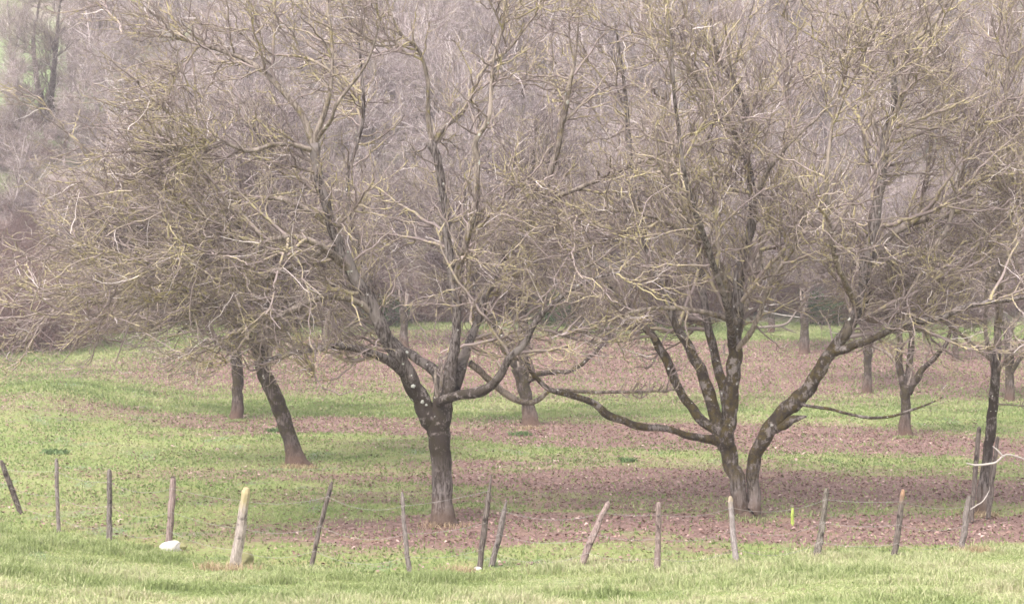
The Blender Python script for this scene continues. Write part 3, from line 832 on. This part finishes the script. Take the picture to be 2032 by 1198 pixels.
g0 = ground_at(10, 705)
thicket("thicket", "tall rounded purple brown bramble thicket at the left edge", g0[0] - .3, g0[1] + 3.0, 3.4, 2.6, 5.4, 950, 201)
thicket("thicket", "low spreading scrub to the right of the purple thicket", g0[0] + 1.0, g0[1] + 10, 3.4, 2.0, 1.7, 600, 202, M_YSCRUB)
hp = [thicket("scrub_bush", "bare brown scrub bush in the hedge at the foot of the hill", 0, 98, 3.6, 2.2, 4.0, 420, 210 + k, M_BUSH, "bush", "scrub bushes along the foot of the hill") for k in range(3)]
hx = np.arange(-30, 32, 3.3)
for i, x in enumerate(hx):
    y = 98.5 + rng.uniform(-1.5, 2.5); pr = hp[i % 3]
    loc = (float(x), y, float(terrain(x, y)))
    if i < 3:
        pr.location = loc
    else:
        copy_tree(pr, loc, rng.uniform(0, 6.28), rng.uniform(.75, 1.15))
# scrub on the slope of the clearing
for i in range(16):
    y = rng.uniform(101, 127); x = rng.uniform(-.29, -.215) * y
    copy_tree(hp[i % 3], (x, y, float(terrain(x, y)) - .3), rng.uniform(0, 6.28), rng.uniform(.6, .95))


# evergreen clumps (holly, ivy)
def leafy(name, label, cx, cy, z0, rx, ry, rz, n, seed, group=None, ls=.09):
    rng = np.random.RandomState(seed)
    root = empty(name, (cx, cy, z0), label, "bush", group)
    acc = Acc(); S = 6; k = 14
    e = norm(rng.randn(k, 3)) * np.array([rx, ry, rz]) * .8; e[:, 2] = np.abs(e[:, 2]) + rz * .4
    P = np.linspace(0, 1, S)[None, :, None] * e[:, None, :] + np.zeros((k, S, 3)); P[:, :, :2] += rng.randn(k, S, 2) * .04
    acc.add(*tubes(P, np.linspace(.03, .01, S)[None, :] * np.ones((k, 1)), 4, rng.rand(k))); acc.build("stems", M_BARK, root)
    cl = norm(rng.randn(26, 3)) * np.array([rx, ry, rz]) * .75; cl[:, 2] += rz
    c = cl[rng.randint(0, 26, n)] + rng.randn(n, 3) * np.array([rx, ry, rz]) * .22
    u = norm(rng.randn(n, 3)) * ls; w = norm(np.cross(u, rng.randn(n, 3))) * ls * .5
    V = np.stack([c - u, c + w, c + u, c - w], 1).reshape(-1, 3)
    mesh_np("leaves", V, np.arange(n * 4).reshape(-1, 4), M_IVY, root, np.repeat(rng.rand(n), 4), False)
    return root


for i, (px, py, rx, rz, lab) in enumerate([(1075, 600, 1.7, 1.1, "dark green holly bush low in the hedge above the bent trunk"), (640, 560, 1.3, 1.5, "dark evergreen bush in the hedge left of the central tree"),
                                          (1640, 560, 1.0, 1.0, "dark green bush in the hedge inside the V of the twin stemmed tree"), (770, 600, 1.2, .9, "dark green bush in the hedge behind the central tree's long limb")]):
    q = at(px, py, 95.5); leafy("evergreen_bush", lab, q[0], 95.5, float(terrain(q[0], 95.5)), rx, .9, rz, 1500, 300 + i)
q = at(285, 20, 140); leafy("ivy_clump", "dark ivy clump high in the woodland, top left", q[0], 140, q[2] - 1, .9, .8, 1.6, 1400, 310)

# ------------------------------------------------------------------ fallen branches, far right strip
M_BIRCH = plain("pale_dead_wood", (.36, .32, .29)); M_DEAD = plain("grey_dead_wood", (.17, .14, .12))


def stick(name, pts, rad, mat, label, cat, forks=(), K=8, group=None, jit=.15, seed=0):
    """pts world; one thing; forks become child parts"""
    rng = np.random.RandomState(seed + 400)
    pts = [np.array(p, float) for p in pts]; o0 = pts[0].copy()
    root = empty(name, tuple(o0), label, cat, group)
    P, R = resample([p - o0 for p in pts], rad, max(8, 5 * len(pts)), rng, jit)
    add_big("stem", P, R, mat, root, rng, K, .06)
    for f, fr in forks:
        P, R = resample([np.array(p) - o0 for p in f], fr, 10, rng, jit); add_big("side_branch", P, R, mat, root, rng, 6, .06)
    return root


def W(px, py, Y): return at(px, py, Y)


stick("fallen_branch", [W(1470, 612, 92), W(1505, 614, 92), W(1535, 622, 92.3), W(1590, 630, 92.6)], [.05, .045, .035, .02], M_BIRCH, "pale fallen branch lying level in front of the hedge, left of the straight grey trunk", "branch", [([W(1505, 614, 92), W(1530, 605, 92), W(1560, 604, 92)], [.03, .025, .012])], seed=1)
stick("fallen_branch", [W(1490, 650, 90), W(1530, 648, 90), W(1560, 642, 90), W(1580, 618, 90.5)], [.07, .07, .06, .03], M_DEAD, "dark fallen branch turned up at its end, lying on the far grass strip", "branch", [([W(1545, 645, 90), W(1565, 655, 90), W(1580, 660, 90)], [.05, .04, .02])], seed=2)
# dead pale branch caught on the stakes by the slender tree
stick("dead_branch", [W(1918, 918, 35.6), W(1935, 922, 35.6), W(1955, 921, 35.6), W(1975, 917, 35.6), W(1990, 905, 35.6), W(2003, 902, 35.7), W(2040, 912, 35.9)], [.010, .018, .021, .021, .019, .018, .013], M_BIRCH, "pale crooked dead branch caught across the slender tree and its stakes", "branch",
      [([W(1990, 905, 35.6), W(1980, 893, 35.6), W(1970, 885, 35.6)], [.02, .015, .008])], seed=3)

# ------------------------------------------------------------------ fence posts
PM = dict(peg=plain('yellow_green_peg', (.30, .36, .08)),
    grey=post_mat("weathered_post", (.09, .073, .066), (.20, .17, .155)),
    dark=post_mat("dark_post", (.06, .045, .04), (.15, .125, .11)),
    pink=post_mat("pinkish_post", (.14, .10, .09), (.27, .205, .185)),
    pale=post_mat("pale_post", (.21, .172, .15), (.36, .31, .275), (.34, .28, .16), .92),
    ytop=post_mat("yellow_topped_post", (.17, .14, .13), (.30, .26, .25), (.30, .24, .12), .93),
    otop=post_mat("orange_topped_post", (.075, .06, .052), (.16, .13, .115), (.30, .18, .11), .92),
    gnarl=post_mat("lichened_post", (.06, .048, .038), (.19, .165, .14)))
posts = [
    ((2, 913), (41, 1020), 5.5, 'dark', "thin dark stake leaning left at the left edge of the fence", .1),
    ((112, 910), (117, 1056), 4.5, 'grey', "thin straight grey post, second from the left", .1),
    ((217, 932), (218, 1072), 6, 'grey', "upright grey brown post, third from the left", .1),
    ((344, 946), (335, 1082), 7, 'pink', "pale weathered post standing behind the white stone", .1),
    ((489, 968), (467, 1124), 11.5, 'pale', "thickest pale post with yellow lichen on top beside the mossy stone", .06),
    ((658, 956), (616, 1130), 5.5, 'dark', "dark thin stake leaning right with yellowish tip", .15),
    ((798, 977), (813, 1138), 5, 'grey', "thin grey post left of the central tree trunk leaning slightly left", .1),
    ((975, 942), (951, 1130), 6, 'dark', "tall pointed stake right of the central tree trunk", .1),
    ((1005, 992), (975, 1124), 6.5, 'grey', "shorter grey post leaning right, paired with the tall pointed stake", .1),
    ((1208, 995), (1153, 1124), 7, 'pink', "strongly leaning brown post between the pair and the pinkish post", .12),
    ((1307, 997), (1304, 1136), 7, 'pink', "upright pinkish post right of the strongly leaning brown one", .06),
    ((1449, 985), (1461, 1115), 6.5, 'ytop', "grey post with yellow top in front of the twin stemmed tree", .08),
    ((1641, 968), (1623, 1103), 7.5, 'gnarl', "knobbly lichened post right of the twin stemmed tree", .3),
    ((1792, 972), (1774, 1106), 6, 'otop', "thin post with orange tip below the candlestick shaped tree", .12),
    ((1923, 985), (1911, 1096), 6.5, 'grey', "rough grey post in front of the slender young tree", .2)]
PT = []
rngp = np.random.RandomState(55)
for i, (top, bot, r, mk, lab, jit) in enumerate(posts):
    g = ground_at(*bot); Y = g[1]
    tp = at(top[0], top[1], Y + rngp.uniform(-.15, .15))
    o0 = g.copy()
    mid = (g + tp) / 2 + rngp.randn(3) * .012
    rr = r / F * Y * .92
    P, R = resample([g - o0 - (tp - g) * .12, mid - o0, tp - o0], [rr * 1.05, rr, rr * .85], 22, rngp, jit)
    pt = mk
    R[-1] *= .7
    if "pointed" in lab: R[-6:] *= np.linspace(1, .25, 6)
    V, Qd, cap = big_tube(P, R, 9, rngp, .10)
    me = bpy.data.meshes.new("fence_post")
    me.from_pydata([tuple(v) for v in V], [], [tuple(q) for q in Qd] + [tuple(c[:3]) for c in cap])
    me.materials.append(PM[mk])
    o = bpy.data.objects.new("fence_post", me); COL.objects.link(o); o.location = tuple(o0)
    o['label'] = lab; o['category'] = "fence post"; o['group'] = "wooden posts of the wire fence"
    PT.append((o0, tp))

# wires: three sagging strands, post to post
M_WIRE = plain("galvanised_wire", (.30, .28, .26), .6, .2)
for k, (f, lab) in enumerate(((.84, "highest sagging strand of galvanised fence wire"), (.50, "middle strand of galvanised fence wire"), (.22, "lowest slack strand of galvanised fence wire"))):
    pts = []
    for i in range(len(PT) - 1):
        a, c = PT[i][0] * (1 - f) + PT[i][1] * f, PT[i + 1][0] * (1 - f) + PT[i + 1][1] * f
        for t_ in np.linspace(0, 1, 10, endpoint=False):
            q = a * (1 - t_) + c * t_; q = q + np.array([0, -.06, -(.03 + .02 * k + .05 * ((i * 7 + k * 3) % 3)) * 4 * t_ * (1 - t_)])
            pts.append(q)
    pts.append(c)
    P = np.array(pts); acc = Acc(); acc.add(*tubes(P[None], np.full((1, len(P)), .0024), 4))
    # barbs
    bi = np.arange(2, len(P) - 1, 2); B = np.stack([P[bi] + [-.02, 0, -.022], P[bi], P[bi] + [.02, 0, .022]], 1)
    acc.add(*tubes(B, np.full((len(bi), 3), .0015), 3))
    o = acc.build("fence_wire", M_WIRE); o['label'] = lab; o['category'] = "wire"; o['group'] = "wires of the fence"

# stakes of the slender tree and others
def stake(name, top, bot, r, Y, mk, lab, group=None):
    g = at(bot[0], bot[1], Y); g[2] = float(terrain(g[0], Y)); tp = at(top[0], top[1], Y); rr = r / F * Y
    P, R = resample([g * 0 - (tp - g) * .08, (tp - g) * .5 + rngp.randn(3) * .01, tp - g], [rr, rr, rr * .8], 18, rngp, .18)
    V, Qd, cap = big_tube(P, R, 8, rngp, .1)
    me = bpy.data.meshes.new(name); me.from_pydata([tuple(v) for v in V], [], [tuple(q) for q in Qd] + [tuple(c[:3]) for c in cap]); me.materials.append(PM[mk])
    o = bpy.data.objects.new(name, me); COL.objects.link(o); o.location = tuple(g); o['label'] = lab; o['category'] = "stake"
    if group: o['group'] = group
stake("tree_stake", (1943, 848), (1928, 1010), 5, 36.4, 'dark', "tall dark stake left of the slender young tree", "stakes beside the slender tree")
stake("tree_stake", (1980, 868), (1960, 1012), 5, 36.9, 'dark', "dark stake just right of the slender young tree", "stakes beside the slender tree")
stake("marker_stake", (1573, 1008), (1573, 1026), 3.5, 36.0, 'peg', "tiny yellow green marker peg right of the twin stemmed tree")
stake("pruned_stick", (1436, 683), (1437, 735), 2, 83, 'dark', "thin upright stick among the far leaves")
stick("hooked_twig", [W(1925, 1010, 33.6), W(1938, 1002, 33.8), W(1950, 994, 34), W(1962, 975, 34.2), W(1964, 965, 34.2)], [.012, .012, .01, .006, .004], M_BIRCH, "curved pale twig reaching from the rough grey post to the slender tree", "twig", seed=8, K=6)

# ------------------------------------------------------------------ stones
M_STONE = plain("pale_limestone", (.40, .37, .34)); M_MOSSY = plain("mossy_stone", (.20, .19, .09))


def stone(name, px, py, sx, sy, sz, seed, label, mat, moss=True):
    g = ground_at(px, py); rng = np.random.RandomState(seed)
    root = empty(name, tuple(g), label, "stone")
    import bmesh
    for nm, m_, off, s in (("block", mat, (0, 0, 0), 1.0),) + ((("moss", M_MOSSY, (sx * .62, .06, -.01), .72),) if moss else ()):
        bm = bmesh.new(); bmesh.ops.create_icosphere(bm, subdivisions=3, radius=1.0)
        dirs = [Vector(norm(rng.randn(3))) for _ in range(9)]; lim = [rng.uniform(.62, .92) for _ in dirs]
        for v in bm.verts:
            c = v.co.copy()
            for d, L in zip(dirs, lim):
                e = c.dot(d) - L
                if e > 0: c -= d * e * .9
            c += Vector(rng.randn(3)) * .012
            v.co = Vector((c.x * sx * s + off[0], c.y * sy * s + off[1], c.z * sz * s + sz * .45 + off[2]))
        me = bpy.data.meshes.new(nm); bm.to_mesh(me); bm.free(); me.materials.append(m_)
        o = bpy.data.objects.new(nm, me); COL.objects.link(o); o.parent = root


stone("stone", 341, 1092, .22, .16, .13, 1, "flat white limestone with moss at one end at the foot of the pale post", M_STONE)
stone("stone", 486, 1120, .15, .13, .17, 2, "mossy stone wedged against the thickest post", M_MOSSY, False)
stone("stone", 948, 1131, .07, .05, .04, 3, "small white stone at the foot of the tall pointed stake", M_STONE, False)


# ------------------------------------------------------------------ tufts
def tuft(name, px, py, n, h, spread, mat, label, cat, seed, w=.01):
    g = ground_at(px, py); rng = np.random.RandomState(seed)
    a = rng.uniform(0, 6.28, n); r = rng.rand(n) ** .7 * spread
    x, y = g[0] + np.cos(a) * r * 1.3, g[1] + np.sin(a) * r
    v, t, tt = blades(rng, x, y, h * rng.uniform(.4, 1.1, n), np.full(n, w), 1.2, rng.rand(n))
    o = mesh_np(name, v - g, t, mat, None, tt, False); o.location = tuple(g); o['label'] = label; o['category'] = cat


tuft("dry_grass_tuft", 455, 1134, 420, .20, .42, M_DRY, "straw coloured grass tuft at the foot of the thickest post", "grass tuft", 1)
tuft("dry_grass_tuft", 905, 1138, 350, .18, .25, M_DRY, "orange brown dead grass tuft left of the tall pointed stake", "grass tuft", 2)
for i, (px, py, wd) in enumerate(((880, 1042, .42), (1483, 1030, .5), (590, 925, .38), (470, 834, .3), (1052, 848, .32), (1797, 867, .3), (1948, 1021, .3))):
    tuft("trunk_foot_grass", px, py + 3, 260, .13, wd, M_GRASS2 if i % 2 else M_DRY, ("short grass ring round the foot of the " + ("central thick trunk", "twin stemmed tree", "leaning trunk", "straight trunk left of the leaning one", "bent reddish trunk", "candlestick shaped tree", "slender young tree")[i]), "grass tuft", 60 + i, .014)
tuft("dry_grass_tuft", 1930, 1098, 300, .2, .3, M_DRY, "small straw tuft by the rough grey post", "grass tuft", 5)
tuft("weed_clump", 1033, 864, 160, .16, .28, M_WEED, "dark green weed clump left of the bent trunk's foot, on the leaf strip", "weed", 3, .05)
tuft("weed_clump", 551, 858, 160, .18, .25, M_WEED, "dark green weed clump left of the leaning trunk", "weed", 4, .05)
tuft("weed_clump", 108, 900, 160, .16, .3, M_WEED, "green weed clump behind the second post from the left", "weed", 6, .05)
tuft("weed_clump", 1245, 916, 120, .14, .2, M_WEED, "dark green weed clump in the leaves between the two big trees", "weed", 7, .05)

# ------------------------------------------------------------------ haze
hz = bpy.data.meshes.new("haze")
x0, x1, y0, y1, z0, z1 = -200, 200, -80, 290, -2.0, 92.0
hz.from_pydata([(x0, y0, z0), (x1, y0, z0), (x1, y1, z0), (x0, y1, z0), (x0, y0, z1), (x1, y0, z1), (x1, y1, z1), (x0, y1, z1)], [],
               [(0, 3, 2, 1), (4, 5, 6, 7), (0, 1, 5, 4), (1, 2, 6, 5), (2, 3, 7, 6), (3, 0, 4, 7)])
m = bpy.data.materials.new("haze_air"); m.use_nodes = True
nn = m.node_tree.nodes; nn.clear()
pv = nn.new("ShaderNodeVolumePrincipled"); pv.inputs['Density'].default_value = .0008; pv.inputs['Color'].default_value = (1.0, .93, .96, 1)
mo = nn.new("ShaderNodeOutputMaterial"); m.node_tree.links.new(pv.outputs[0], mo.inputs['Volume'])
hz.materials.append(m)
ho = bpy.data.objects.new("haze", hz); COL.objects.link(ho); ho['kind'] = 'stuff'; ho['label'] = "thin pale winter haze filling the air over the orchard"; ho['category'] = "haze"
